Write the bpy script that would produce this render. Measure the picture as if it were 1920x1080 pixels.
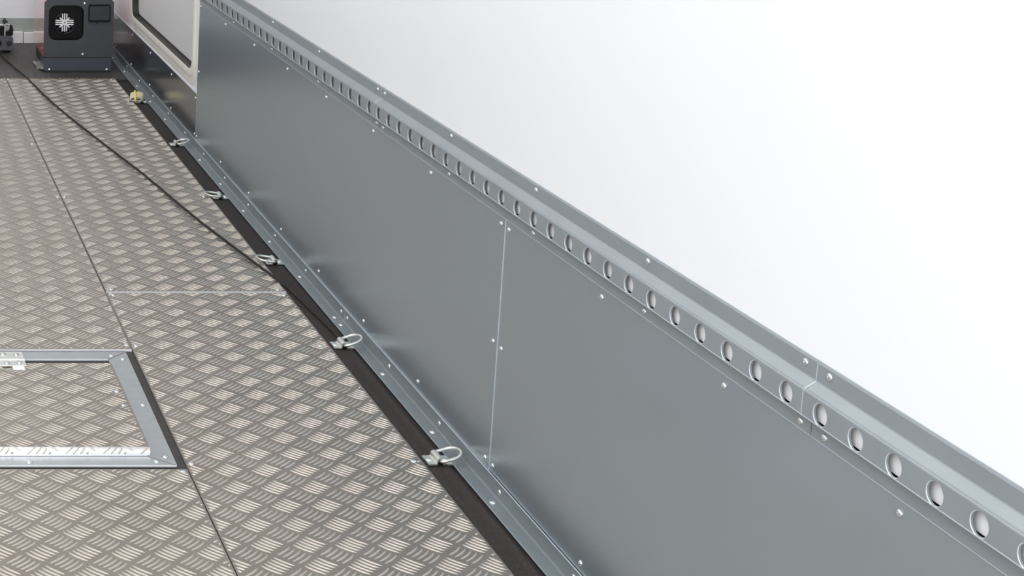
import bpy, math, random
import numpy as np
from mathutils import Vector, Matrix

sc = bpy.context.scene
for o in list(bpy.data.objects):
    bpy.data.objects.remove(o)
COL = sc.collection

# ------------------------------------------------------------------ camera
CAM_H = 1.14
F_PX, PX, PY = 3000.0, -271.0, 39.0          # focal length and principal point in pixels of the 1920x1080 frame
PITCH = math.atan((PY + 457.0) / F_PX)
cam = bpy.data.cameras.new('camera')
cam.sensor_fit = 'HORIZONTAL'
cam.sensor_width = 36.0
cam.lens = F_PX / 1920.0 * 36.0
cam.shift_x = (960.0 - PX) / 1920.0
cam.shift_y = -(540.0 - PY) / 1920.0
cam.clip_start = 0.05
cam.clip_end = 60
camo = bpy.data.objects.new('camera', cam)
COL.objects.link(camo)
camo.location = (0, 0, CAM_H)
camo.rotation_euler = (math.pi / 2 - PITCH, 0, 0)
sc.camera = camo

# ------------------------------------------------------------------ world, lamps, exposure
w = bpy.data.worlds.new('daylight')
sc.world = w
w.use_nodes = True
bg = w.node_tree.nodes['Background']
bg.inputs[0].default_value = (0.93, 0.97, 1.0, 1)
bg.inputs[1].default_value = 1.6


def area(name, loc, rot, sx, sy, power, color=(1, 1, 1)):
    l = bpy.data.lights.new(name, 'AREA')
    l.shape = 'RECTANGLE'
    l.size, l.size_y = sx, sy
    l.energy = power
    l.color = color
    o = bpy.data.objects.new(name, l)
    o.location = loc
    o.rotation_euler = rot
    COL.objects.link(o)
    return o


area('roof_light_panel', (-0.1, 1.85, 1.97), (0, 0, 0), 1.2, 4.5, 45, (1.0, 0.985, 0.97))
area('added_front_fill', (0.1, 5.0, 1.94), (math.radians(58), 0, 0), 0.9, 0.4, 17, (1.0, 0.985, 0.97))  # fill light added to brighten the front wall, not a fitted lamp
area('rear_daylight', (0, -1.25, 1.15), (math.radians(90), 0, 0), 1.9, 1.7, 27, (0.95, 0.98, 1.0))

sc.view_settings.view_transform = 'Standard'
sc.view_settings.look = 'None'
sc.view_settings.gamma = 1
sc.view_settings.use_curve_mapping = False
sc.view_settings.exposure = 0.07


# ------------------------------------------------------------------ materials
def mat(name, color, rough=0.5, metal=0.0, noise=None, rough_noise=None, bump=None, coat=0.0, stretch=(1, 1, 1), spec=0.5):
    """noise = (scale, second colour, lo, hi); rough_noise = (scale, rough2); bump = (scale, strength, distance)"""
    m = bpy.data.materials.new(name)
    m.use_nodes = True
    nt = m.node_tree
    b = nt.nodes['Principled BSDF']
    b.inputs['Base Color'].default_value = (*color, 1)
    b.inputs['Roughness'].default_value = rough
    b.inputs['Metallic'].default_value = metal
    b.inputs['Coat Weight'].default_value = coat
    b.inputs['Coat Roughness'].default_value = 0.06
    b.inputs['Specular IOR Level'].default_value = spec
    tc = nt.nodes.new('ShaderNodeTexCoord')
    mp = nt.nodes.new('ShaderNodeMapping')
    mp.inputs['Scale'].default_value = stretch
    nt.links.new(tc.outputs['Object'], mp.inputs['Vector'])

    def nz(scale, detail=4.0):
        n = nt.nodes.new('ShaderNodeTexNoise')
        n.inputs['Scale'].default_value = scale
        n.inputs['Detail'].default_value = detail
        nt.links.new(mp.outputs[0], n.inputs['Vector'])
        return n
    if noise:
        n = nz(noise[0])
        r = nt.nodes.new('ShaderNodeMapRange')
        r.inputs[1].default_value = noise[2]
        r.inputs[2].default_value = noise[3]
        nt.links.new(n.outputs['Fac'], r.inputs[0])
        mx = nt.nodes.new('ShaderNodeMix')
        mx.data_type = 'RGBA'
        mx.inputs['A'].default_value = (*color, 1)
        mx.inputs['B'].default_value = (*noise[1], 1)
        nt.links.new(r.outputs[0], mx.inputs['Factor'])
        nt.links.new(mx.outputs['Result'], b.inputs['Base Color'])
    if rough_noise:
        n = nz(rough_noise[0])
        r = nt.nodes.new('ShaderNodeMapRange')
        r.inputs[1].default_value = 0.35
        r.inputs[2].default_value = 0.65
        r.inputs[3].default_value = rough
        r.inputs[4].default_value = rough_noise[1]
        nt.links.new(n.outputs['Fac'], r.inputs[0])
        nt.links.new(r.outputs[0], b.inputs['Roughness'])
    if bump:
        n = nz(bump[0], 3.0)
        bp = nt.nodes.new('ShaderNodeBump')
        bp.inputs['Strength'].default_value = bump[1]
        bp.inputs['Distance'].default_value = bump[2]
        nt.links.new(n.outputs['Fac'], bp.inputs['Height'])
        nt.links.new(bp.outputs[0], b.inputs['Normal'])
    return m


M = {
    'white_wall': mat('white_wall_skin', (0.845, 0.86, 0.885), 0.35, noise=(1.5, (0.83, 0.842, 0.862), 0.4, 0.6)),
    'white_plain': mat('white_paint', (0.82, 0.82, 0.83), 0.5),
    'galv': mat('galvanised_sheet', (0.46, 0.53, 0.583), 0.27, 0.82, noise=(3, (0.445, 0.515, 0.568), 0.2, 0.8)),
    'galv_dark': mat('galvanised_sheet_smooth', (0.30, 0.325, 0.345), 0.17, 0.92),
    'galv_rail': mat('galvanised_rail', (0.31, 0.347, 0.368), 0.48, 0.4, noise=(14, (0.29, 0.325, 0.345), 0.3, 0.7)),
    'galv_angle': mat('galvanised_angle', (0.29, 0.327, 0.345), 0.38, 0.6, noise=(16, (0.27, 0.305, 0.322), 0.3, 0.7)),
    'galv_frame': mat('galvanised_hatch_frame', (0.45, 0.485, 0.495), 0.36, 0.7, noise=(40, (0.41, 0.445, 0.455), 0.3, 0.7)),
    'sheet_edge': mat('sheet_edge', (0.66, 0.72, 0.77), 0.35, 0.5),
    'cut_edge': mat('bright_cut_edge', (0.88, 0.89, 0.93), 0.35, 0.15),
    'rivet': mat('aluminium_rivet', (0.66, 0.69, 0.70), 0.2, 0.95),
    'zinc': mat('zinc_plated_steel', (0.70, 0.71, 0.67), 0.27, 0.75, noise=(60, (0.62, 0.63, 0.59), 0.4, 0.6)),
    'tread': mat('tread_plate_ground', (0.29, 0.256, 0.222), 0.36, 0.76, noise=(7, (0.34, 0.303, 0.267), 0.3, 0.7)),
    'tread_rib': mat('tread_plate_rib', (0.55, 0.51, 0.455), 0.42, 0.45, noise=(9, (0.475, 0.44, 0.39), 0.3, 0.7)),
    'alu_fold_lit': mat('fold_highlight_aluminium', (0.88, 0.87, 0.88), 0.25, 0.8),  # lid's cut end, and its fold with reflected light put into the colour
    'black_floor': mat('black_floor_board', (0.04, 0.034, 0.032), 0.6, noise=(60, (0.03, 0.026, 0.025), 0.4, 0.6)),
    'black_strip': mat('black_rubber_strip', (0.030, 0.0245, 0.023), 0.7, noise=(220, (0.052, 0.044, 0.041), 0.52, 0.75), bump=(700, 0.25, 0.001), spec=0.25),
    'rib_mat': mat('ribbed_rubber', (0.06, 0.055, 0.053), 0.45),
    'cream': mat('cream_moulding', (0.86, 0.84, 0.79), 0.4, noise=(20, (0.83, 0.805, 0.745), 0.4, 0.6)),
    'pane': mat('pale_grey_door_skin', (0.76, 0.765, 0.765), 0.35, noise=(150, (0.72, 0.725, 0.725), 0.4, 0.6)),
    'gasket': mat('black_gasket', (0.025, 0.022, 0.02), 0.55),
    'rope': mat('dark_rope', (0.022, 0.019, 0.017), 0.7, noise=(400, (0.04, 0.035, 0.03), 0.4, 0.6), spec=0.2),
    'red': mat('dark_red_gloss', (0.48, 0.02, 0.035), 0.06, 0.0, coat=1.0),
    'anthracite': mat('anthracite_powder_coat', (0.05, 0.052, 0.063), 0.45, noise=(30, (0.056, 0.058, 0.068), 0.4, 0.6)),
    'plinth': mat('blue_grey_plinth', (0.055, 0.062, 0.08), 0.38),
    'black': mat('black_plastic', (0.006, 0.006, 0.007), 0.4, spec=0.2),
    'black_soft': mat('black_satin_plastic', (0.018, 0.019, 0.022), 0.35),
    'screen': mat('dull_screen', (0.026, 0.030, 0.032), 0.35),
    'silver': mat('silver_grille_plastic', (0.80, 0.80, 0.81), 0.4),
    'duct': mat('navy_duct_plastic', (0.018, 0.02, 0.05), 0.4),
    'winch_grey': mat('winch_grey_paint', (0.085, 0.088, 0.10), 0.4),
    'chrome': mat('bright_steel', (0.85, 0.85, 0.86), 0.12, 1.0),
    'paper': mat('cream_paper', (0.66, 0.60, 0.44), 0.8),
    'yellow': mat('yellow_plastic_tie', (0.85, 0.74, 0.10), 0.45),
    'sealant': mat('brown_corner_seam', (0.21, 0.17, 0.12), 0.7),
    'band': mat('grey_green_sheet', (0.42, 0.45, 0.44), 0.4, 0.1, noise=(12, (0.38, 0.41, 0.39), 0.4, 0.6), stretch=(1, 1, 8)),
}


# ------------------------------------------------------------------ mesh builder
class MB:
    def __init__(self):
        self.v, self.f, self.mi, self.sm = [], [], [], []

    def add(self, vs, fs, mi=0, smooth=False):
        b = len(self.v)
        self.v += [tuple(x) for x in vs]
        for f in fs:
            self.f.append(tuple(i + b for i in f))
            self.mi.append(mi)
            self.sm.append(smooth)
        return self

    def box(self, x0, x1, y0, y1, z0, z1, mi=0):
        vs = [(x, y, z) for x in (x0, x1) for y in (y0, y1) for z in (z0, z1)]
        fs = [(0, 1, 3, 2), (4, 6, 7, 5), (0, 4, 5, 1), (2, 3, 7, 6), (0, 2, 6, 4), (1, 5, 7, 3)]
        return self.add(vs, fs, mi)

    def prism(self, pts, axis, a, b, mi=0, smooth=False):
        """closed 2D outline extruded along axis 'x','y' or 'z' from a to b"""
        def P(p, t):
            return {'x': (t, p[0], p[1]), 'y': (p[0], t, p[1]), 'z': (p[0], p[1], t)}[axis]
        n = len(pts)
        vs = [P(p, a) for p in pts] + [P(p, b) for p in pts]
        self.add(vs, [(i, (i + 1) % n, n + (i + 1) % n, n + i) for i in range(n)], mi, smooth)
        self.add([P(p, a) for p in pts], [tuple(range(n))[::-1]], mi)
        self.add([P(p, b) for p in pts], [tuple(range(n))], mi)
        return self

    def tube(self, path, r, n=10, closed=False, mi=0, up=(0, 0, 1)):
        path = [Vector(p) for p in path]
        m = len(path)
        rings = []
        for i, p in enumerate(path):
            if closed:
                t = path[(i + 1) % m] - path[i - 1]
            else:
                t = path[min(i + 1, m - 1)] - path[max(i - 1, 0)]
            t.normalize()
            u = Vector(up)
            if abs(u.dot(t)) > 0.95:
                u = Vector((1, 0, 0))
            s = t.cross(u).normalized()
            q = s.cross(t).normalized()
            rr = r[i] if isinstance(r, (list, tuple)) else r
            rings.append([p + s * rr * math.cos(2 * math.pi * k / n) + q * rr * math.sin(2 * math.pi * k / n) for k in range(n)])
        vs = [v for rg in rings for v in rg]
        fs = []
        for i in range(m if closed else m - 1):
            j = (i + 1) % m
            for k in range(n):
                fs.append((i * n + k, i * n + (k + 1) % n, j * n + (k + 1) % n, j * n + k))
        self.add(vs, fs, mi, True)
        if not closed:
            self.add(rings[0], [tuple(range(n))], mi)
            self.add(rings[-1], [tuple(range(n))[::-1]], mi)
        return self

    def lathe(self, prof, center, axis='z', n=20, mi=0, smooth=True, sign=1):
        """prof = [(radius, height)...] turned about axis through center"""
        cx, cy, cz = center
        rings = []
        for r, h in prof:
            rg = []
            for k in range(n):
                a = 2 * math.pi * k / n
                c, s = r * math.cos(a), r * math.sin(a)
                h2 = h * sign
                rg.append({'z': (cx + c, cy + s, cz + h2), 'y': (cx + c, cy + h2, cz + s), 'x': (cx + h2, cy + c, cz + s)}[axis])
            rings.append(rg)
        vs = [v for rg in rings for v in rg]
        fs = []
        for i in range(len(prof) - 1):
            for k in range(n):
                fs.append((i * n + k, i * n + (k + 1) % n, (i + 1) * n + (k + 1) % n, (i + 1) * n + k))
        self.add(vs, fs, mi, smooth)
        if prof[-1][0] > 0:
            self.add(rings[-1], [tuple(range(n))], mi)
        if prof[0][0] > 0:
            self.add(rings[0], [tuple(range(n))[::-1]], mi)
        return self

    def build(self, name, mats, parent=None, org=(0, 0, 0), bevel=None, normals=True):
        me = bpy.data.meshes.new(name)
        ox, oy, oz = org
        me.from_pydata([(a - ox, b - oy, c - oz) for a, b, c in self.v], [], self.f)
        if not isinstance(mats, (list, tuple)):
            mats = [mats]
        for m in mats:
            me.materials.append(m)
        me.polygons.foreach_set('material_index', self.mi)
        me.polygons.foreach_set('use_smooth', self.sm)
        me.update()
        if normals:
            import bmesh
            bm = bmesh.new()
            bm.from_mesh(me)
            bmesh.ops.recalc_face_normals(bm, faces=bm.faces)
            bm.to_mesh(me)
            bm.free()
        o = bpy.data.objects.new(name, me)
        COL.objects.link(o)
        if parent:
            o.parent = parent
        else:
            o.location = org
        if bevel:
            bv = o.modifiers.new('bevel', 'BEVEL')
            bv.width = bevel
            bv.segments = 2
            bv.limit_method = 'ANGLE'
            bv.angle_limit = math.radians(40)
        return o


def tag(o, label, cat, group=None):
    o['label'] = label
    o['category'] = cat
    if group:
        o['group'] = group
    return o


def thing(name, label, cat, loc, group=None):
    o = bpy.data.objects.new(name, None)
    o.empty_display_size = 0.02
    o.location = loc
    COL.objects.link(o)
    return tag(o, label, cat, group)


def struct(o):
    o['kind'] = 'structure'
    return o


def rel(p, org):
    return (p[0] - org[0], p[1] - org[1], p[2] - org[2])


def rivet_mesh(name, r, h, m):
    b = MB()
    prof = [(r, 0.0), (r * 0.98, h * 0.22), (r * 0.86, h * 0.55), (r * 0.62, h * 0.82), (r * 0.32, h * 0.96), (0.0001, h)]
    b.lathe(prof, (0, 0, 0), 'z', 16)
    # little mandrel pip in the middle
    b.lathe([(r * 0.22, h * 0.9), (r * 0.22, h * 1.08), (0.0001, h * 1.1)], (0, 0, 0), 'z', 8)
    me = bpy.data.meshes.new(name)
    me.from_pydata(b.v, [], b.f)
    me.polygons.foreach_set('use_smooth', [True] * len(b.f))
    me.materials.append(m)
    return me


RV_WALL = rivet_mesh('wall_rivet', 0.0043, 0.0026, M['rivet'])
RV_FLOOR = rivet_mesh('floor_rivet', 0.0056, 0.0024, M['rivet'])
RV_SMALL = rivet_mesh('small_rivet', 0.0036, 0.002, M['rivet'])


def rivet(me, p, parent, org, side='x', name='rivet'):
    o = bpy.data.objects.new(name, me)
    o.location = rel(p, org)
    if side == 'x':
        o.rotation_euler = (0, -math.pi / 2, 0)
    elif side == 'y':
        o.rotation_euler = (math.pi / 2, 0, 0)
    o.parent = parent
    COL.objects.link(o)
    return o


# ------------------------------------------------------------------ large structure
Y_FRONT, Y_REAR, Z_ROOF = 6.36, -1.2, 2.0
X_W = 1.004                                    # inner face of the right wall
DY0, DY1, DZ0, DZ1 = 4.652, 5.69, 0.2205, 1.75  # door opening

b = MB()
b.box(-1.06, 1.06, Y_REAR, Y_FRONT + 0.06, -0.06, -0.004)
struct(b.build('floor', M['black_floor']))

b = MB()
b.box(X_W, X_W + 0.05, Y_REAR, DY0, -0.004, Z_ROOF)
b.box(X_W, X_W + 0.05, DY1, Y_FRONT, -0.004, Z_ROOF)
b.box(X_W, X_W + 0.05, DY0, DY1, -0.004, DZ0)
b.box(X_W, X_W + 0.05, DY0, DY1, DZ1, Z_ROOF)
struct(b.build('wall_right', M['white_wall']))
b = MB()
b.box(-X_W - 0.05, -X_W, Y_REAR, Y_FRONT, -0.004, Z_ROOF)
struct(b.build('wall_left', M['white_wall']))
b = MB()
b.box(-1.054, 1.054, Y_FRONT, Y_FRONT + 0.05, -0.004, Z_ROOF)
struct(b.build('wall_front', M['white_wall']))
b = MB()
b.box(-1.06, 1.06, Y_REAR, Y_FRONT + 0.05, Z_ROOF, Z_ROOF + 0.05)
struct(b.build('ceiling', M['white_plain']))


# front wall: grey-green band and white base blocks
b = MB()
b.box(-1.0, 1.0, Y_FRONT - 0.004, Y_FRONT - 0.0005, 0.038, 0.1005)
b.box(-1.0, 0.672, Y_FRONT - 0.010, Y_FRONT - 0.004, 0.046, 0.058)
struct(b.build('trim_1', M['band'], bevel=0.001))
b = MB()
x = -1.0
for x0, x1, z in ((-0.98, -0.62, 0.046), (-0.616, -0.26, 0.046), (-0.256, 0.1, 0.046), (0.104, 0.46, 0.046), (0.464, 0.674, 0.0475), (0.6775, 0.95, 0.044)):
    b.box(x0, x1, Y_FRONT - 0.022, Y_FRONT - 0.0045, -0.001, z)
bb = struct(b.build('baseboard_front', M['white_plain'], bevel=0.003))
for x in (0.30, 0.6585):
    rivet(RV_FLOOR, (x, Y_FRONT - 0.022, 0.002), bb, (0, 0, 0), 'y', 'screw')


# ------------------------------------------------------------------ entrance door in the right wall
def rrect(y0, y1, z0, z1, r, n=7):
    pts = []
    for cy, cz, a0 in ((y1 - r, z0 + r, -90), (y1 - r, z1 - r, 0), (y0 + r, z1 - r, 90), (y0 + r, z0 + r, 180)):
        for k in range(n):
            a = math.radians(a0 + 90 * k / (n - 1))
            pts.append((cy + r * math.cos(a), cz + r * math.sin(a)))
    return pts


def loops_x(b, loops, mi=0, smooth=False):
    """loops = [(x, outline)], same point count; skinned in order"""
    n = len(loops[0][1])
    for (xa, A), (xb, B) in zip(loops, loops[1:]):
        vs = [(xa, y, z) for y, z in A] + [(xb, y, z) for y, z in B]
        b.add(vs, [(i, (i + 1) % n, n + (i + 1) % n, n + i) for i in range(n)], mi, smooth)


def rr(d, r):
    return rrect(DY0 - d, DY1 + d, DZ0 - d, DZ1 + d, r)


door = struct(bpy.data.objects.new('door_1', None))
COL.objects.link(door)
door.location = (X_W, (DY0 + DY1) / 2, DZ0)
DORG = tuple(door.location)
b = MB()
loops_x(b, [(X_W - 0.0003, rr(0.051, 0.085)), (X_W - 0.0020, rr(0.046, 0.081)), (X_W - 0.0032, rr(0.040, 0.075)), (X_W - 0.0040, rr(0.032, 0.068)),
            (X_W - 0.0052, rr(0.026, 0.063)), (X_W - 0.0085, rr(0.021, 0.058)), (X_W - 0.0095, rr(0.014, 0.052)), (X_W - 0.0095, rr(0.003, 0.043)),
            (X_W - 0.0080, rr(-0.001, 0.040))])
b.build('door_frame', M['cream'], door, DORG)
b = MB()
loops_x(b, [(X_W - 0.0085, rr(-0.001, 0.040)), (X_W + 0.013, rr(-0.0015, 0.0395)), (X_W + 0.013, rr(-0.008, 0.033))])
b.build('door_gasket', M['gasket'], door, DORG)
b = MB()
pts = rr(-0.0005, 0.040)
b.prism(pts, 'x', X_W + 0.0135, X_W + 0.02)
b.build('door_leaf', M['pane'], door, DORG)

# ------------------------------------------------------------------ galvanised kick panels with rivets
def kick_panel(label, y0, y1, z1, xf, m, rivets):
    org = (1.0, (y0 + y1) / 2, -0.003)
    t = thing('kick_panel', label, 'metal panel', org, 'galvanised kick panels along the wall')
    b = MB()
    b.box(xf, X_W - 0.0004, y0, y1, -0.003, z1)
    # bright sheared edge on the rear end and the top
    b.box(xf - 0.00005, X_W - 0.0004, y0 - 0.0006, y0, -0.003, z1, 1)
    b.box(xf - 0.0003, X_W - 0.0004, y0, y1, z1, z1 + 0.0006, 1)
    b.build('sheet', [m, M['sheet_edge']], t, org)
    for y, z in rivets:
        rivet(RV_WALL, (xf, y, z), t, org)
    return t


top_y = [4.2632, 3.9469, 3.636, 3.3256, 3.0134, 2.7]
bot_y = [4.2606, 3.9443, 3.6291, 3.3196, 3.0108, 2.7023]
kick_panel('middle galvanised steel sheet between the pale door and the next vertical seam',
           2.3785, 4.590, 0.4600, 1.0, M['galv'],
           [(y, 0.4255) for y in top_y] + [(y, 0.0430) for y in bot_y] + [(2.3935, 0.4257), (2.3935, 0.235), (2.3945, 0.0414)] +
           [(4.5735, 0.2331), (4.5735, 0.0403), (4.5735, 0.4255)])
kick_panel('nearest and largest galvanised steel sheet of the wall lining, filling the lower right',
           -0.5, 2.3775, 0.4600, 1.0009, M['galv'],
           [(y, 0.4242) for y in (2.3655, 2.0567, 1.7505, 1.4362, 1.125, 0.81)] + [(2.3645, 0.2335), (2.3662, 0.0401)] +
           [(y, 0.0408) for y in (2.0574, 1.74, 1.43)])
kick_panel('low dark glossy galvanised sheet below the pale rounded door at the far end',
           4.5912, Y_FRONT - 0.001, 0.1635, 1.0, M['galv_dark'],
           [(y, 0.147) for y in (4.9639, 5.3343, 5.6944, 6.05)] + [(y, 0.038) for y in (4.9632, 5.3304, 5.699, 6.06)] + [(4.6035, 0.1488), (4.6035, 0.041)])

# ------------------------------------------------------------------ perforated lashing rail (hat profile with round holes)
X_FACE = 0.9865
Z_F0, Z_F1 = 0.4621, 0.4904
Z_H = 0.4748
R_H = 0.0114


def rail(label, y0, y1, holes, top_r, low_r):
    org = (0.993, (y0 + y1) / 2, 0.439)
    t = thing('lashing_rail', label, 'rail', org, 'perforated rails along the wall')
    b = MB()
    th = 0.0016
    xb = 0.9988
    # flanges, sloping shelf and underside as thin folded sheet, outline in x,z
    r = 0.0022
    xt = xb
    prof = [(xt, 0.5190), (xt, 0.5000), (xt - 0.0006, 0.4988), (X_FACE + r + 0.0012, Z_F1 + 0.0012)] + [(X_FACE + r - r * math.sin(a_), Z_F1 - r + (r + 0.0005) * math.cos(a_)) for a_ in [0.0, 0.25, 0.5, 0.75, 1.0, 1.25, 1.5708]]
    back = [(X_FACE + th, Z_F1 - r - 0.0002), (X_FACE + r + 0.0006, Z_F1 - 0.0010), (xt - 0.0006 + th, 0.4975), (xt + th, 0.4992), (xt + th, 0.5190)]
    b.prism(prof + back, 'y', y0, y1)
    prof = [(X_FACE, Z_F0 + 0.0012), (X_FACE + 0.0006, Z_F0), (X_FACE + 0.0025, Z_F0 - 0.0012), (xb, 0.4550), (xb, 0.4390), (xb + 0.0010, 0.4390), (xb + 0.0010, 0.4566),
            (X_FACE + 0.003, Z_F0 + 0.0008), (X_FACE + th, Z_F0 + 0.0016)]
    b.prism(prof, 'y', y0, y1)
    # bright sheared rims
    b.box(xb + 0.0002, X_W - 0.0003, y0, y1, 0.4995, 0.5189)
    b.box(xb - 0.0001, X_W - 0.0003, y0, y1, 0.5190, 0.5194)
    b.box(xb - 0.0003, xb + 0.0003, y0, y1, 0.5188, 0.5194, 1)
    b.box(xb - 0.0002, xb + 0.001, y0, y1, 0.4383, 0.4390, 1)
    b.box(X_FACE - 0.0002, X_FACE + 0.0006, y0, y1, Z_F0 + 0.0002, Z_F0 + 0.0014, 1)
    # end faces showing as a pale joint line
    b.box(X_FACE - 0.0002, X_FACE + th, y0 - 0.0012, y0, Z_F0, Z_F1, 1)
    b.box(xb - 0.0002, xb + th, y0 - 0.0012, y0, 0.499, 0.519, 1)
    b.prism([(xb, 0.4992), (xb, 0.4978), (X_FACE + 0.001, Z_F1 - 0.0002), (X_FACE + 0.001, Z_F1 + 0.0010)], 'y', y0 - 0.0012, y0, 1)
    # pierced face
    za, zb = Z_F0 + 0.0012, Z_F1 - r
    edges = sorted(h for h in holes if y0 + R_H < h < y1 - R_H)
    cuts = [y0] + [(a + c) / 2 for a, c in zip(edges, edges[1:])] + [y1]
    N = 32
    for h, ya, yb in zip(edges, cuts, cuts[1:]):
        inner, rim, outer = [], [], []
        for k in range(N):
            a = 2 * math.pi * (k + 0.5) / N
            ca, sa = math.cos(a), math.sin(a)
            inner.append((h + R_H * ca, Z_H + R_H * sa))
            rim.append((h + (R_H + 0.0007) * ca, Z_H + (R_H + 0.0007) * sa))
        ang = [math.atan2(p[1] - Z_H, p[0] - h) for p in inner]
        for a in ang:
            ca, sa = math.cos(a), math.sin(a)
            ty = ((yb - h) if ca > 0 else (h - ya)) / max(abs(ca), 1e-6)
            tz = ((zb - Z_H) if sa > 0 else (Z_H - za)) / max(abs(sa), 1e-6)
            tt = min(ty, tz)
            outer.append([h + tt * ca, Z_H + tt * sa])
        for cy_, cz_ in ((yb, zb), (ya, zb), (ya, za), (yb, za)):
            ca_ = math.atan2(cz_ - Z_H, cy_ - h)
            k = min(range(N), key=lambda i: abs((ang[i] - ca_ + math.pi) % (2 * math.pi) - math.pi))
            outer[k] = [cy_, cz_]

        def band(A, xa, B, xb_, mi, smooth=False):
            vs = [(xa, y, z) for y, z in A] + [(xb_, y, z) for y, z in B]
            b.add(vs, [(i, (i + 1) % N, N + (i + 1) % N, N + i) for i in range(N)], mi, smooth)
        band(outer, X_FACE, rim, X_FACE, 0)
        band(rim, X_FACE, inner, X_FACE + 0.0006, 1, True)
        band(inner, X_FACE + 0.0006, inner, X_FACE + 0.0026, 0, True)
    b.build('perforated_channel', [M['galv_rail'], M['sheet_edge']], t, org)
    b = MB()
    b.box(X_FACE + 0.0072, X_W - 0.0056, y0 + 0.001, y1 - 0.001, 0.4628, 0.4870)  # white filler added inside the channel to brighten the holes
    b.build('added_hole_filler', M['white_plain'], t, org)
    for y in top_r:
        rivet(RV_WALL, (xb, y, 0.5120), t, org)
    for y in low_r:
        rivet(RV_WALL, (xb, y, 0.4470), t, org)
    return t


h_near = [1.5491 - 0.0588 * i for i in range(24)]
h_mid = [3.0675 - 0.0583 * i for i in range(26)]
h_mid = [y for y in h_mid if 1.592 < y < 2.955]
h_far = [3.0070 + 0.0596 * i for i in range(27)]
rail('nearest length of perforated lashing rail, its large round holes running to the right edge', 0.15, 1.5795, h_near,
     [1.5587, 1.2, 0.86, 0.52], [1.5569, 1.2, 0.86, 0.52])
rail('middle length of perforated lashing rail above the seam of the two big grey sheets', 1.5808, 2.9755, h_mid,
     [2.9557, 2.6139, 2.2756, 1.9397, 1.6006], [2.9539, 2.6127, 2.2742, 1.9385, 1.5993])
rail('farthest length of perforated lashing rail with the smallest looking holes, starting beside the pale door', 2.9768, 4.588, h_far,
     [4.16, 3.7749, 3.3877, 2.9962], [4.1681, 3.7739, 3.3846, 2.9917])

# ------------------------------------------------------------------ angle profile at foot of the wall
def angle(label, y0, y1, fl_r, v_r):
    org = (0.988, (y0 + y1) / 2, -0.002)
    t = thing('floor_angle', label, 'angle profile', org, 'galvanised angle profiles along the floor edge')
    b = MB()
    pr = [(0.9745, 0.0002), (0.9745, 0.0018), (0.9955, 0.0018), (0.9972, 0.0024), (0.9979, 0.0042), (0.9979, 0.0272), (0.9994, 0.0272), (0.9994, 0.0002)]
    b.prism(pr, 'y', y0, y1)
    b.box(0.9977, 0.9994, y0, y1, 0.0272, 0.0279, 1)
    b.box(0.9739, 0.9745, y0, y1, 0.0002, 0.0018, 1)
    b.box(0.9745, 0.9979, y0 - 0.001, y0, 0.0002, 0.0019, 1)
    b.box(0.9978, 0.9994, y0 - 0.001, y0, 0.0019, 0.0272, 1)
    b.build('angle_strip', [M['galv_angle'], M['sheet_edge']], t, org)
    for y in fl_r:
        rivet(RV_FLOOR, (0.9853, y, 0.0018), t, org, 'z')
    for y in v_r:
        rivet(RV_WALL, (0.9979, y, 0.0150), t, org)
    return t


angle('farther length of galvanised angle along the wall foot, running on under the pale door', 3.1235, Y_FRONT - 0.03,
      [3.1462 + 0.2602 * i for i in range(12)], [3.1448 + 0.2632 * i for i in range(12)])
angle('nearer length of galvanised angle along the wall foot, ending at bottom centre', -0.3, 3.1220,
      [3.1024, 2.8407, 2.58, 2.3186, 2.057, 1.796], [3.1048, 2.8455, 2.5856, 2.3266, 2.067, 1.808])

# ------------------------------------------------------------------ black rubber strip between tread plate and angle
b = MB()
ny = 160
ys = np.linspace(-0.4, 5.60, ny)
xs = [0.9300, 0.936, 0.950, 0.957, 0.960, 0.9625, 0.965, 0.972, 0.9735]
vs = []
for j, y in enumerate(ys):
    lift = 1.0 if y < 2.93 else max(0.0, 1 - (y - 2.93) / 0.15)
    wob = 0.0012 * math.sin(y * 9.0)
    for i, x in enumerate(xs):
        z = [-0.0030, -0.0016, -0.0012, -0.001, 0.0018, 0.0026, 0.0010, -0.0020, -0.0028][i]
        if lift < 1:
            z = z * lift + (1 - lift) * (-0.0012 if 0 < i < 8 else -0.0026)
        vs.append((x + (wob * lift if 2 < i < 7 else 0), y, z))
n = len(xs)
fs = [(j * n + i, j * n + i + 1, (j + 1) * n + i + 1, (j + 1) * n + i) for j in range(ny - 1) for i in range(n - 1)]
b.add(vs, fs, 0, True)
nb = len(xs)
o = b.build('rubber_strip', M['black_strip'])
so = o.modifiers.new('solid', 'SOLIDIFY')
so.thickness = 0.0008
so.offset = -1
tag(o, 'black rubber sealing strip along the floor between tread plate and galvanised angle', 'rubber strip')

# ------------------------------------------------------------------ tread plates with raised ribs
PITCH_G = 0.0621
BAR_T = np.array([-1, -0.84, -0.5, 0, 0.5, 0.84, 1.0])
BAR_W = 0.0019 * np.array([0.08, 0.6, 0.92, 1.0, 0.92, 0.6, 0.08])
BAR_H = 0.0015 * np.array([0.05, 0.55, 0.92, 1.0, 0.92, 0.55, 0.05])
CS = np.array([[-1, -0.08], [-0.62, 0.72], [0, 1.0], [0.62, 0.72], [1, -0.08]])


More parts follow.
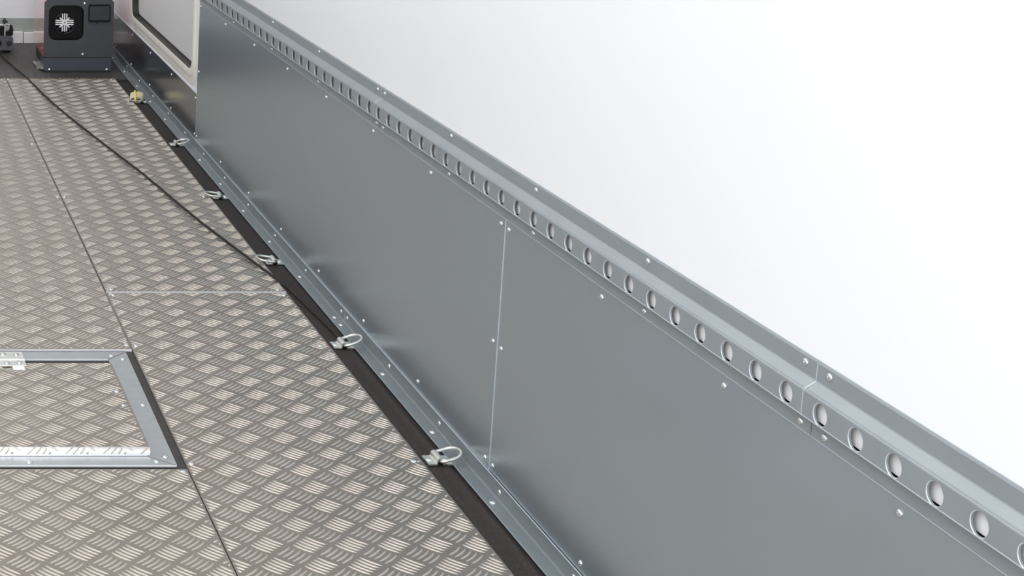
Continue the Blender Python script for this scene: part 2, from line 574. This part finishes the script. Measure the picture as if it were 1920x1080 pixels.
def ribs(x0, x1, y0, y1, phx, phy, surf):
    """numpy rib pattern clipped to the rectangle; surf maps (x,y,h)->3D"""
    V, Fc = [], []
    a1 = math.radians(-45)
    d1 = np.array([math.cos(a1), math.sin(a1)])
    n1 = np.array([-d1[1], d1[0]])
    if n1[1] > 0:
        n1 = -n1                                   # bulge toward the rear of the vehicle
    a2 = math.radians(45)
    d2 = np.array([math.cos(a2), math.sin(a2)])
    n2 = np.array([d2[1], -d2[0]])                 # bulge toward the right
    L = 0.0177
    base = 0
    quad = []
    nt, nc = len(BAR_T), len(CS)
    for i in range(nt - 1):
        for k in range(nc - 1):
            quad.append((i * nc + k, i * nc + k + 1, (i + 1) * nc + k + 1, (i + 1) * nc + k))
    quad = np.array(quad)
    i0, i1 = math.floor((x0 - phx) / PITCH_G) - 1, math.ceil((x1 - phx) / PITCH_G) + 1
    j0, j1 = math.floor((y0 - phy) / PITCH_G) - 1, math.ceil((y1 - phy) / PITCH_G) + 1
    tt = np.linspace(-1, 1, 21)
    for i in range(i0, i1 + 1):
        for j in range(j0, j1 + 1):
            for off, d, nn in ((0.0, d1, n1), (0.5, d2, n2)):
                c0 = np.array([phx + (i + off) * PITCH_G, phy + (j - off) * PITCH_G])
                for q in range(-2, 3):
                    c = c0 + nn * q * 0.0085
                    p = c + tt[:, None] * L * d + ((1 - tt ** 2) * 0.0022)[:, None] * nn
                    m = 0.0015
                    ok = (p[:, 0] > x0 + m) & (p[:, 0] < x1 - m) & (p[:, 1] > y0 + m) & (p[:, 1] < y1 - m)
                    if ok.sum() < 3:
                        continue
                    ta, tb = tt[ok].min(), tt[ok].max()
                    t = ta + (BAR_T + 1) / 2 * (tb - ta)
                    ctr = c + t[:, None] * L * d + ((1 - t ** 2) * 0.0022)[:, None] * nn
                    tang = d * L + (-2 * t * 0.0022)[:, None] * nn
                    tang /= np.linalg.norm(tang, axis=1)[:, None]
                    nor = np.stack([-tang[:, 1], tang[:, 0]], 1)
                    xy = ctr[:, None, :] + nor[:, None, :] * (BAR_W[:, None] * CS[None, :, 0])[:, :, None]
                    h = BAR_H[:, None] * CS[None, :, 1]
                    V.append(np.concatenate([xy, h[:, :, None]], 2).reshape(-1, 3))
                    Fc.append(quad + base)
                    base += nt * nc
    V = np.concatenate(V)
    Fc = np.concatenate(Fc)
    return surf(V), Fc


def tread_mesh(name, base_v, base_f, base_sm, rib_v, rib_f, org, parent=None, edge_f=(), edge_m='cut_edge'):
    nv = len(base_v)
    allv = np.concatenate([np.array(base_v, float), rib_v]) - np.array(org)
    faces = [tuple(f) for f in base_f] + [tuple(int(k) + nv for k in f) for f in rib_f]
    me = bpy.data.meshes.new(name)
    me.from_pydata(allv.tolist(), [], faces)
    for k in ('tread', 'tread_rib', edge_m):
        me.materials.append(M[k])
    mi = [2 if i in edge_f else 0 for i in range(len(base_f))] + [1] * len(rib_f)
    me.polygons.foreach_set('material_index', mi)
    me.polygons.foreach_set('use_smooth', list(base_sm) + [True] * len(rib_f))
    me.update()
    o = bpy.data.objects.new(name, me)
    COL.objects.link(o)
    if parent:
        o.parent = parent
    else:
        o.location = org
    return o


BOXF = [(0, 1, 3, 2), (4, 6, 7, 5), (0, 4, 5, 1), (2, 3, 7, 6), (0, 2, 6, 4), (1, 5, 7, 3)]


def tread_plate(label, x0, x1, y0, y1, ztop, phx, phy, rv):
    org = ((x0 + x1) / 2, (y0 + y1) / 2, -0.0035)
    t = thing('tread_plate', label, 'floor plate', org, 'aluminium tread plates of the floor')
    vs = [(x, y, z) for x in (x0, x1) for y in (y0, y1) for z in (-0.0035, ztop)]

    def surf(V):
        V = V.copy()
        V[:, 2] += ztop
        return V
    rvv, rf = ribs(x0, x1, y0, y1, phx, phy, surf)
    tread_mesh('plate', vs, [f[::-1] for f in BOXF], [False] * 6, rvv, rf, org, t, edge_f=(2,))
    for x, y in rv:
        rivet(RV_FLOOR, (x, y, ztop), t, org, 'z')
    return t


XS = 0.5385
tread_plate('nearer right tread plate beside the hatch, running to the bottom edge', XS + 0.001, 0.9290, -0.3, 3.3035, 0.0, 0.8517, 2.4990,
            [(0.5525, 3.2890), (0.918, 3.2880), (0.5496, 2.989), (0.5488, 2.4607), (0.912, 2.9919), (0.915, 2.4698), (0.912, 1.95)])
tread_plate('farther right tread plate with the dark rope lying across it', XS + 0.001, 0.9290, 3.3065, 5.617, 0.002, 0.7960, 3.6480,
            [(0.5527, 3.3200), (0.9132, 3.3190), (0.5465, 4.0544), (0.5462, 4.6355), (0.5445, 5.5946), (0.911, 5.5946), (0.912, 3.515), (0.912, 4.056), (0.912, 4.632), (0.912, 5.226)])
tread_plate('farther left tread plate ending above the floor hatch', -0.536, XS - 0.0008, 2.9680, 5.617, 0.002, 0.4178, 3.1400,
            [(0.5308, 2.989), (0.5288, 4.0544), (0.5255, 4.6355), (0.5215, 5.5946), (0.2, 2.989)])
tread_plate('nearer left tread plate in front of the floor hatch, at bottom left', -0.536, XS - 0.0008, -0.3, 2.4405, 0.0, 0.5200, 2.2270,
            [(0.5297, 2.431), (0.20, 2.425), (0.5297, 1.93)])

# ------------------------------------------------------------------ floor hatch
HX0, HX1 = -0.30, 0.5240
HY0, HY1 = 2.4515, 2.9550
FW = 0.034
ho = (0.12, 2.70, -0.0035)
hatch = thing('floor_hatch', 'floor hatch with tread plate lid in a mitred galvanised frame, cut by left edge', 'hatch', ho)
zf = 0.0008


def frame_bar(q, rv, edge=None):
    b = MB()
    b.prism(q, 'z', -0.0034, zf)
    if edge:
        b.prism(edge, 'z', zf - 0.0015, zf + 0.0008, 1)
    o = b.build('frame_bar', [M['galv_frame'], M['cut_edge']], hatch, ho)
    for x, y in rv:
        rivet(RV_FLOOR, (x, y, zf), o, ho, 'z')
    return o


g = 0.0012
FT = 0.040
frame_bar([(HX1, HY0 + g), (HX1, HY1 - g), (HX1 - FW - 0.006, HY1 - FT), (HX1 - FW - 0.006, HY0 + FW)], [(0.5119, 2.9186), (0.5117, 2.6985), (0.5107, 2.485)])
frame_bar([(HX0, HY1), (HX1 - g, HY1), (HX1 - FW - 0.006 - g, HY1 - FT), (HX0 + FW, HY1 - FT)], [(0.493, 2.9352), (0.05, 2.9352)],
          [(HX0 + FW, HY1 - FT), (HX1 - FW - 0.007, HY1 - FT), (HX1 - FW - 0.007, HY1 - FT - 0.0012), (HX0 + FW, HY1 - FT - 0.0012)])
frame_bar([(HX0, HY0), (HX0 + FW, HY0 + FW), (HX1 - FW - 0.006 - g, HY0 + FW), (HX1 - g, HY0)], [(0.4933, 2.4667), (0.2844, 2.4647), (0.05, 2.4647)],
          [(HX0, HY0), (HX1 - g, HY0), (HX1 - g, HY0 - 0.0012), (HX0, HY0 - 0.0012)])
frame_bar([(HX0 - 0.0, HY0 + g), (HX0 + FW, HY0 + FW), (HX0 + FW, HY1 - FT), (HX0 - 0.0, HY1 - g)], [(-0.285, 2.70)])
for ya, yb in ((HY1, HY1 - FT), (HY0, HY0 + FW)):
    sg = 1 if yb > ya else -1
    b = MB()
    b.prism([(HX1 - 0.0002, ya + sg * 0.0004), (HX1 - FW - 0.006, yb), (HX1 - FW - 0.0085, yb - sg * 0.0004), (HX1 - 0.0024, ya)], 'z', -0.0033, zf + 0.0004)
    b.build('corner_seam', M['sealant'], hatch, ho)

# lid: tread plate, slightly raised at the front, with its front edge folded down round a radius
LX0, LX1 = -0.262, 0.4862
LYF, LYB = 2.4870, 2.8930
ZLF, ZLB = 0.0135, 0.0030
RR = 0.0085


def lid_surf(V):
    """x, y measured along the unrolled sheet, h off the sheet"""
    V = V.copy()
    out = np.empty_like(V)
    y, h = V[:, 1], V[:, 2]
    yt = LYF + RR                                   # start of the fold
    slope = (ZLB - ZLF) / (LYB - yt)
    out[:, 0] = V[:, 0]
    out[:, 1] = y
    out[:, 2] = ZLF + (y - yt) * slope + h
    k = y < yt
    d = yt - y
    a = np.minimum(d / RR, math.pi / 2)
    extra = np.maximum(d - RR * math.pi / 2, 0)
    out[k, 1] = (yt - (RR + h) * np.sin(a))[k]
    out[k, 2] = (ZLF - RR + (RR + h) * np.cos(a) - extra)[k]
    return out


prof = [LYB, LYF + RR + 0.001] + list(np.linspace(LYF + RR, LYF + RR - RR * math.pi / 2, 9)) + [LYF + RR - RR * math.pi / 2 - 0.0045]
grid = []
for yy in prof:
    for xx in (LX0, LX1):
        grid.append((xx, yy, 0.0))
for yy in prof:
    for xx in (LX0, LX1):
        grid.append((xx, yy, -0.0022))
gv = lid_surf(np.array(grid))
gv = np.concatenate([gv, gv])
npf = len(prof)
bf, bs, ef = [], [], []
for i in range(npf - 1):
    bf.append((2 * i, 2 * i + 2, 2 * i + 3, 2 * i + 1)); bs.append(True)
    if i >= 2:
        ef.append(len(bf) - 1)
    o_ = 2 * npf
    s_ = 4 * npf
    bf.append((o_ + 2 * i, o_ + 2 * i + 1, o_ + 2 * i + 3, o_ + 2 * i + 2)); bs.append(True)
    bf.append((s_ + 2 * i + 1, s_ + 2 * i + 3, s_ + o_ + 2 * i + 3, s_ + o_ + 2 * i + 1)); bs.append(False); ef.append(len(bf) - 1)
    bf.append((s_ + 2 * i, s_ + o_ + 2 * i, s_ + o_ + 2 * i + 2, s_ + 2 * i + 2)); bs.append(False)
bf.append((s_ + 0, s_ + 1, s_ + o_ + 1, s_ + o_)); bs.append(False)
e = 2 * (npf - 1)
bf.append((s_ + e, s_ + o_ + e, s_ + o_ + e + 1, s_ + e + 1)); bs.append(False)
lv, lf = ribs(LX0, LX1, LYF - 0.007, LYB, 0.3968, 2.6970, lid_surf)
lid = tread_mesh('lid', gv.tolist(), bf, bs, lv, lf, ho, hatch, edge_f=set(ef), edge_m='alu_fold_lit')
for x, y in ((0.472, 2.744), (0.474, 2.677)):
    z = ZLF + (y - LYF - RR) * (ZLB - ZLF) / (LYB - LYF - RR)
    rivet(RV_FLOOR, (x, y, z + 0.0002), lid, ho, 'z')

# hinge across frame and lid
b = MB()
hz0, hz1 = 0.0046, 0.0072
b.box(0.145, 0.3215, 2.902, 2.9420, zf + 0.0003, hz1 - 0.001)
b.box(0.145, 0.3225, 2.8690, 2.8965, hz0, hz1)
hinge = b.build('hinge', M['zinc'], hatch, ho, bevel=0.0006)
b = MB()
for k in range(5):
    xa = 0.147 + k * 0.0352
    b.tube([(xa, 2.8993, hz1 - 0.0008), (xa + 0.0335, 2.8993, hz1 - 0.0008)], 0.0028, 10)
b.build('hinge_knuckle', M['zinc'], hinge, ho)
b = MB()
b.box(0.296, 0.318, 2.852, 2.8685, 0.0046, 0.0058)
b.build('hinge_tab', M['cut_edge'], hinge, ho)
for x, y in ((0.2835, 2.929), (0.309, 2.927), (0.287, 2.882), (0.3105, 2.8835), (0.20, 2.929), (0.20, 2.882)):
    rivet(RV_FLOOR, (x, y, hz1 - 0.001 if y > 2.9 else hz1), hinge, ho, 'z', 'screw')

# ------------------------------------------------------------------ fold-down lashing rings
def lashing_ring(label, y, side, tilt, x=0.9530):
    org = (x, y, -0.001)
    t = thing('lashing_ring', label, 'lashing ring', org, 'lashing rings along the floor edge')
    hw = 0.0165
    zt = 0.0030
    th = 0.0024
    rh = 0.0042
    # strap: tab, hump, tab (outline in x,z)
    up = [(-0.0195, zt), (-0.0078, zt), (-0.0060, zt + 0.0018)]
    for k in range(9):
        a = math.pi - math.pi * k / 8
        up.append((0.0058 * math.cos(a), zt + 0.0045 + 0.0055 * math.sin(a)))
    up += [(0.0060, zt + 0.0018), (0.0078, zt), (0.0195, zt)]
    lo = [(0.0195, zt - th), (0.0068, zt - th), (0.0046, zt - th + 0.0012)]
    for k in range(9):
        a = math.pi * k / 8
        lo.append((0.0036 * math.cos(a), zt + 0.0040 + 0.0038 * math.sin(a)))
    lo += [(-0.0046, zt - th + 0.0012), (-0.0068, zt - th), (-0.0195, zt - th)]
    b = MB()
    b.prism([(x + p, q) for p, q in up + lo], 'y', y - hw, y + hw)
    base = b.build('base_plate', M['zinc'], t, org)
    # D ring: bar under the hump, legs, round end
    pts = []
    R = 0.0195
    ln = 0.021
    ct, st = math.cos(tilt), math.sin(tilt)

    def P(u, v):
        return (x + side * u * ct, y + v, zt + 0.0040 + u * st)
    for k in range(4):
        pts.append(P(0.0005, -R + 0.004 + (2 * R - 0.008) * k / 3))
    pts.append(P(0.0016, R - 0.0012))
    for k in range(4):
        pts.append(P(0.005 + (ln - 0.005) * k / 3, R))
    for k in range(1, 12):
        a = math.pi / 2 - math.pi * k / 12
        pts.append(P(ln + R * 0.92 * math.cos(a), R * math.sin(a)))
    for k in range(4):
        pts.append(P(ln - (ln - 0.005) * k / 3, -R))
    pts.append(P(0.0016, -R + 0.0012))
    b = MB()
    b.tube(pts, 0.0027, 10, closed=True)
    b.build('ring', M['zinc'], t, org)
    for s in (-1, 1):
        rivet(RV_FLOOR, (x + s * 0.0135, y, zt), t, org, 'z', 'screw')
    return t


R_ = math.radians
lashing_ring('nearest lashing ring, folded toward the wall, at the bottom end of the black strip', 2.4690, 1, R_(17))
lashing_ring('second nearest lashing ring, folded toward the wall, where the dark rope ends', 2.9880, 1, R_(19))
lashing_ring('third nearest lashing ring, folded onto the tread plate just before the cross joint', 3.5110, -1, R_(9))
lashing_ring('fourth nearest lashing ring, folded onto the tread plate, half way along the black strip', 4.0560, -1, R_(8))
lashing_ring('fifth lashing ring, folded toward the wall beside the far sheet seam', 4.6310, 1, R_(12))
lashing_ring('farthest lashing ring, lying on the tread plate under a yellow paper tag', 5.2250, -1, R_(7))

# paper tag with a yellow tie, lying over the farthest ring
org = (0.935, 5.222, 0.008)
pt = thing('paper_tag', 'curled cream paper tag with yellow tie lying on the farthest lashing ring', 'tag', org)
b = MB()
nu, nv_ = 11, 5
vs = []
for j in range(nv_):
    v = j / (nv_ - 1)
    for i in range(nu):
        u = i / (nu - 1)
        lift = 0.010 * math.sin(math.pi * min(1, 0.15 + 0.75 * u)) - 0.009 * max(0, u - 0.75) * 4 * (1 - v)
        vs.append((0.9115 + 0.046 * u + 0.007 * v, 5.205 + 0.030 * v + 0.004 * u, 0.013 + lift * 0.8 + 0.014 * v))
b.add(vs, [(j * nu + i, j * nu + i + 1, (j + 1) * nu + i + 1, (j + 1) * nu + i) for j in range(nv_ - 1) for i in range(nu - 1)], 0, True)
o = b.build('paper', M['paper'], pt, org)
so = o.modifiers.new('solid', 'SOLIDIFY')
so.thickness = 0.0006
b = MB()
vs = []
path = [(0.9350, 5.242, 0.0385), (0.9330, 5.226, 0.0345), (0.9315, 5.212, 0.0280), (0.9295, 5.200, 0.0200), (0.9285, 5.197, 0.0080), (0.9290, 5.205, 0.0060)]
for x, y, z in path:
    vs += [(x - 0.0032, y, z), (x + 0.0032, y, z)]
b.add(vs, [(2 * i, 2 * i + 1, 2 * i + 3, 2 * i + 2) for i in range(len(path) - 1)], 0, True)
o = b.build('tie', M['yellow'], pt, org)
so = o.modifiers.new('solid', 'SOLIDIFY')
so.thickness = 0.001

# ------------------------------------------------------------------ dark rope from the winch to a ring
ctrl = [(0.5440, 6.112, 0.036), (0.5567, 6.058, 0.012), (0.5830, 5.84, 0.0045), (0.6115, 5.604, 0.0075), (0.6578, 5.1457, 0.0074), (0.7318, 4.6388, 0.0074), (0.7936, 4.2478, 0.0074),
        (0.8433, 3.8632, 0.0074), (0.8942, 3.5519, 0.0074), (0.9220, 3.395, 0.0070), (0.9385, 3.3000, 0.0048), (0.9520, 3.15, 0.0022), (0.9575, 3.06, 0.0026), (0.9570, 3.018, 0.0044), (0.9550, 3.0075, 0.0075)]
pts = []
cv = [Vector(c) for c in ctrl]
for i in range(len(cv) - 1):
    p0, p1, p2, p3 = cv[max(i - 1, 0)], cv[i], cv[i + 1], cv[min(i + 2, len(cv) - 1)]
    for k in range(14):
        t = k / 14
        pts.append(0.5 * ((2 * p1) + (p2 - p0) * t + (2 * p0 - 5 * p1 + 4 * p2 - p3) * t * t + (3 * p1 - p0 - 3 * p2 + p3) * t ** 3))
pts.append(cv[-1])
random.seed(4)
for i in range(20, len(pts) - 30):
    pts[i].x += random.uniform(-0.0007, 0.0007)
b = MB()
b.tube(pts, 0.0029, 8)
o = b.build('rope', M['rope'])
tag(o, 'thin dark rope lying slantwise over the tread plate from winch to lashing ring', 'rope')

# ------------------------------------------------------------------ ribbed rubber mat at the front
b = MB()
prof = []
nr = 236
x0, x1 = -0.96, 0.9725
pw = (x1 - x0) / nr
for i in range(nr):
    xa = x0 + i * pw
    prof += [(xa, -0.0012), (xa + pw * 0.22, 0.0004), (xa + pw * 0.58, 0.0004), (xa + pw * 0.8, -0.0012)]
prof.append((x1, -0.0012))
n = len(prof)
vs = [(x, 5.6200, z) for x, z in prof] + [(x, Y_FRONT - 0.024, z) for x, z in prof]
b.add(vs, [(i, i + 1, n + i + 1, n + i) for i in range(n - 1)])
vs = [(x0, 5.6200, -0.0039), (x1, 5.6200, -0.0039)]
b.add([(x, 5.62, z) for x, z in prof] + [(x1, 5.62, -0.0039), (x0, 5.62, -0.0039)], [tuple(range(n + 2))])
o = b.build('rubber_mat', M['rib_mat'])
tag(o, 'black ribbed rubber mat under the heater box in front of the tread plates', 'mat')

# ------------------------------------------------------------------ heater box
hy = 5.7465
org = (0.814, 5.92, 0.0)
heat = thing('heater', 'dark grey and red heater box with round silver fan grille in the far corner', 'heater', org)
BX0, BX1 = 0.6868, 0.9405
BY1 = 6.10
# casing (glossy red sides)
ch = 0.020
b = MB()
outl = [(BX0, 0.0545), (BX0, 0.2575), (BX0 + ch, 0.2575 + ch), (BX1 - ch, 0.2575 + ch), (BX1, 0.2575), (BX1, 0.0545)]
DEEP = 0.036
b.prism(outl, 'y', hy + DEEP, BY1)
no = len(outl)
inn = [(x + (0.0015 if x < 0.8 else -0.0015), z + (0.0015 if z < 0.2 else -0.0010)) for x, z in outl]
for A, ya_, B, yb_ in ((outl, hy + 0.003, outl, hy + DEEP), (inn, hy + 0.003, inn, hy + DEEP), (outl, hy + 0.003, inn, hy + 0.003)):
    b.add([(x, ya_, z) for x, z in A] + [(x, yb_, z) for x, z in B], [(i, (i + 1) % no, no + (i + 1) % no, no + i) for i in range(no)])
b.build('casing', M['red'], heat, org, bevel=0.0012)
# front panel with a real rounded opening
fp0, fp1 = BX0 + 0.0012, BX1 - 0.0012
outer = [(fp0, 0.0545), (fp0, 0.2570), (fp0 + ch, 0.2570 + ch), (fp1 - ch, 0.2570 + ch), (fp1, 0.2570), (fp1, 0.0545)]
ox0, ox1, oz0, oz1, orr = 0.7035, 0.8310, 0.1185, 0.2465, 0.026
hole = rrect(ox0, ox1, oz0, oz1, orr, 8)
cxh, czh = (ox0 + ox1) / 2, (oz0 + oz1) / 2


def ray_to_outline(c, a, poly):
    d = (math.cos(a), math.sin(a))
    best = None
    for (xa, za), (xb, zb) in zip(poly, poly[1:] + poly[:1]):
        ex, ez = xb - xa, zb - za
        den = d[0] * ez - d[1] * ex
        if abs(den) < 1e-9:
            continue
        t = ((xa - c[0]) * ez - (za - c[1]) * ex) / den
        s = ((xa - c[0]) * d[1] - (za - c[1]) * d[0]) / den
        if t > 0 and -1e-6 <= s <= 1 + 1e-6 and (best is None or t < best):
            best = t
    return (c[0] + best * d[0], c[1] + best * d[1])


def ray_to_rounded(c, a):
    return ray_to_outline(c, a, hole)


angs = set()
for k in range(72):
    angs.add(round(2 * math.pi * k / 72, 6))
for p in outer:
    angs.add(round(math.atan2(p[1] - czh, p[0] - cxh) % (2 * math.pi), 6))
angs = sorted(angs)
O_ = [ray_to_outline((cxh, czh), a, outer) for a in angs]
I_ = [ray_to_rounded((cxh, czh), a) for a in angs]
N = len(angs)
b = MB()
ring = [(i, (i + 1) % N, N + (i + 1) % N, N + i) for i in range(N)]
b.add([(x, hy, z) for x, z in O_] + [(x, hy, z) for x, z in I_], ring)
b.add([(x, hy, z) for x, z in I_] + [(x, hy + 0.0026, z) for x, z in I_], ring)
b.add([(x, hy, z) for x, z in O_] + [(x, hy + 0.0026, z) for x, z in O_], ring)
b.build('front_panel', M['anthracite'], heat, org)
# dark rounded recess behind the opening
b = MB()
pan = rrect(ox0 - 0.0005, ox1 + 0.0005, oz0 - 0.0005, oz1 + 0.0005, orr + 0.0005, 8)
pn = len(pan)
b.add([(x, hy + 0.0022, z) for x, z in pan] + [(x, hy + DEEP - 0.002, z) for x, z in pan], [(i, (i + 1) % pn, pn + (i + 1) % pn, pn + i) for i in range(pn)], 0, True)
b.add([(x, hy + DEEP - 0.002, z) for x, z in pan], [tuple(range(pn))])
b.build('recess', M['black'], heat, org)
# air outlet
GX, GZ = 0.7625, 0.1795
b = MB()
ro = 0.0385
b.lathe([(ro, -0.033), (ro, 0.0), (ro - 0.0012, 0.0010), (ro - 0.0028, 0.0006), (ro - 0.0032, -0.0330)], (GX, hy + 0.0014, GZ), 'y', 40, sign=-1)
out = b.build('air_outlet', M['black_soft'], heat, org)
b = MB()
b.lathe([(0.0125, -0.020), (0.0125, -0.006), (0.0090, -0.004)], (GX, hy, GZ), 'y', 24, sign=-1)
for k in range(12):                       # dark louvre fins behind the grille
    a = 2 * math.pi * k / 12 + 0.13
    c, s = math.cos(a), math.sin(a)
    r0, r1, wd = 0.012, ro - 0.005, 0.0022
    q = [(GX + c * r0 - s * wd, GZ + s * r0 + c * wd), (GX + c * r0 + s * wd, GZ + s * r0 - c * wd), (GX + c * r1 + s * wd, GZ + s * r1 - c * wd), (GX + c * r1 - s * wd, GZ + s * r1 + c * wd)]
    b.prism(q, 'y', hy + 0.005, hy + 0.020)
b.build('outlet_fins', M['duct'], out, org)
b = MB()
half = 0.0335
gz = GZ + 0.004
gx = GX - 0.001
bw = 0.0021
ya, yb = hy + 0.0002, hy + 0.0035
for k in (-1, 0, 1):
    o_ = k * 0.0076
    hh = half if k == 0 else half * 0.97
    b.box(gx + o_ - bw, gx + o_ + bw, ya, yb, gz - hh, gz + hh)
    b.box(gx - hh, gx + hh, ya + 0.0003, yb + 0.0003, gz + o_ - bw, gz + o_ + bw)
for a in (45, 135, 225, 315):
    c, s = math.cos(R_(a)), math.sin(R_(a))
    r1 = 0.0255
    q = [(gx - s * bw, gz + c * bw), (gx + s * bw, gz - c * bw), (gx + c * r1 + s * bw, gz + s * r1 - c * bw), (gx + c * r1 - s * bw, gz + s * r1 + c * bw)]
    b.prism(q, 'y', ya - 0.0004, yb)
b.build('fan_grille', M['silver'], out, org, bevel=0.0006)
# control unit
b = MB()
c0, c1, e0, e1 = 0.8470, 0.9268, 0.1855, 0.2500
b.prism(rrect(c0, c1, e0, e1, 0.007, 6), 'y', hy - 0.007, hy - 0.0002)
ctl = b.build('control_unit', M['black'], heat, org, bevel=0.0012)
b = MB()
b.prism(rrect(c0 + 0.0045, c1 - 0.0045, e0 + 0.008, e1 - 0.0055, 0.004, 6), 'y', hy - 0.0084, hy - 0.0071)
b.build('screen', M['screen'], ctl, org)
b = MB()
b.box(0.8770, 0.8800, hy - 0.004, hy - 0.0002, 0.1765, 0.1856)
b.build('latch', M['black'], ctl, org)
for x, z in ((0.8335, 0.2535), (0.8302, 0.0655)):
    rivet(RV_FLOOR, (x, hy, z), heat, org, 'y', 'screw')
for x, y, z in ((BX0, 5.80, 0.078), (BX0, 5.79, 0.2065)):
    rivet(RV_SMALL, (x, y, z), heat, org, 'x', 'screw')
# plinth, underframe and foot bracket
b = MB()
b.prism([(BX0 + 0.002, hy + 0.001), (BX1 - 0.004, hy + 0.001), (BX1 - 0.004, 5.86), (BX0 + 0.002, 5.86)], 'z', 0.0055, 0.0520)
pl = b.build('plinth', M['plinth'], heat, org, bevel=0.0015)
b = MB()
b.box(BX0 + 0.006, BX1 - 0.008, hy - 0.004, 5.80, 0.0005, 0.0054)
b.box(BX0 + 0.012, BX1 - 0.02, 5.861, BY1 - 0.005, 0.0005, 0.0540)
b.build('underframe', M['black_soft'], heat, org, bevel=0.001)
for x in (0.7095, 0.9195):
    rivet(RV_FLOOR, (x, hy + 0.0008, 0.0085), pl, org, 'y', 'foot_bolt')
b = MB()
q = [(0.6650, 5.90), (0.6645, 5.872), (0.6730, 5.772), (0.6820, 5.757), (0.6975, 5.757), (0.6975, 5.90)]
b.prism(q, 'z', 0.0085, 0.0115)
b.box(0.6700, 0.6975, 5.80, 5.88, 0.0005, 0.0084)
b.build('foot_bracket', M['zinc'], heat, org, bevel=0.001)

# ------------------------------------------------------------------ winch at the left edge
wy = 6.135
org = (0.50, 6.19, 0.0)
win = thing('winch', 'black and grey cable winch on the ribbed mat, cut by left edge', 'winch', org)
b = MB()
px1 = 0.6135
b.prism(rrect(0.30, px1, 0.0115, 0.0680, 0.014, 7), 'y', wy - 0.012, wy + 0.012)
plate = b.build('fairlead_plate', M['winch_grey'], win, org, bevel=0.003)
for x in (0.5970, 0.318):
    b = MB()
    b.lathe([(0.0105, 0.0), (0.0105, 0.002), (0.0088, 0.0026), (0.0082, 0.0014)], (x, wy - 0.012, 0.0390), 'y', 24, sign=-1)
    b.lathe([(0.0060, 0.0012), (0.0060, 0.0045), (0.0050, 0.0052)], (x, wy - 0.012, 0.0390), 'y', 6, sign=-1)
    b.build('bolt', M['black_soft'], plate, org)
b = MB()
b.prism(rrect(0.355, 0.5690, 0.0270, 0.0500, 0.0110, 7), 'y', wy - 0.0128, wy - 0.0121)
b.build('cable_slot', M['black'], plate, org)
b = MB()
b.tube([(0.34, wy + 0.05, 0.055), (0.60, wy + 0.05, 0.055)], 0.020, 20)
b.build('drum', M['black_soft'], win, org)
b = MB()
b.box(0.31, 0.345, wy + 0.012, wy + 0.11, 0.0, 0.020)
b.box(0.575, 0.606, wy + 0.012, wy + 0.11, 0.0, 0.020)
b.box(0.31, 0.606, wy + 0.085, wy + 0.115, 0.02, 0.055)
b.build('base', M['black'], win, org, bevel=0.002)
b = MB()                                           # hooked release lever
lev = []
outer_l = [(0.5860, 0.0660), (0.6120, 0.0690), (0.6135, 0.0900), (0.6090, 0.1070), (0.6030, 0.1120), (0.6000, 0.1060), (0.6005, 0.0960), (0.5960, 0.0880), (0.5860, 0.0850)]
b.prism(outer_l, 'y', wy - 0.007, wy + 0.010)
b.build('lever', M['black'], win, org, bevel=0.002)
b = MB()
b.tube([(0.50, wy - 0.004, 0.1095), (0.5860, wy - 0.004, 0.1095)], 0.0042, 14)
b.tube([(0.5860, wy - 0.004, 0.1095), (0.5868, wy - 0.004, 0.1095), (0.5975, wy - 0.004, 0.1095)], [0.0042, 0.0034, 0.0034], 14)
b.build('rod', M['chrome'], win, org)
b = MB()
b.box(0.5785, 0.5835, wy - 0.006, wy + 0.008, 0.0678, 0.1045)
b.build('bracket', M['zinc'], win, org, bevel=0.0008)
b = MB()
b.box(0.545, 0.5784, wy - 0.002, wy + 0.03, 0.0678, 0.1040)
b.build('clutch_housing', M['black'], win, org, bevel=0.002)
b = MB()
b.lathe([(0.0035, 0.0), (0.0035, 0.006), (0.0095, 0.007), (0.0095, 0.012), (0.0050, 0.016), (0.0050, 0.022), (0.0030, 0.024)], (0.5785, wy - 0.002, 0.1130), 'z', 16)
b.tube([(0.586, wy - 0.002, 0.1225), (0.5915, wy - 0.002, 0.1225)], 0.0045, 12)
b.build('knob', M['black_soft'], win, org)
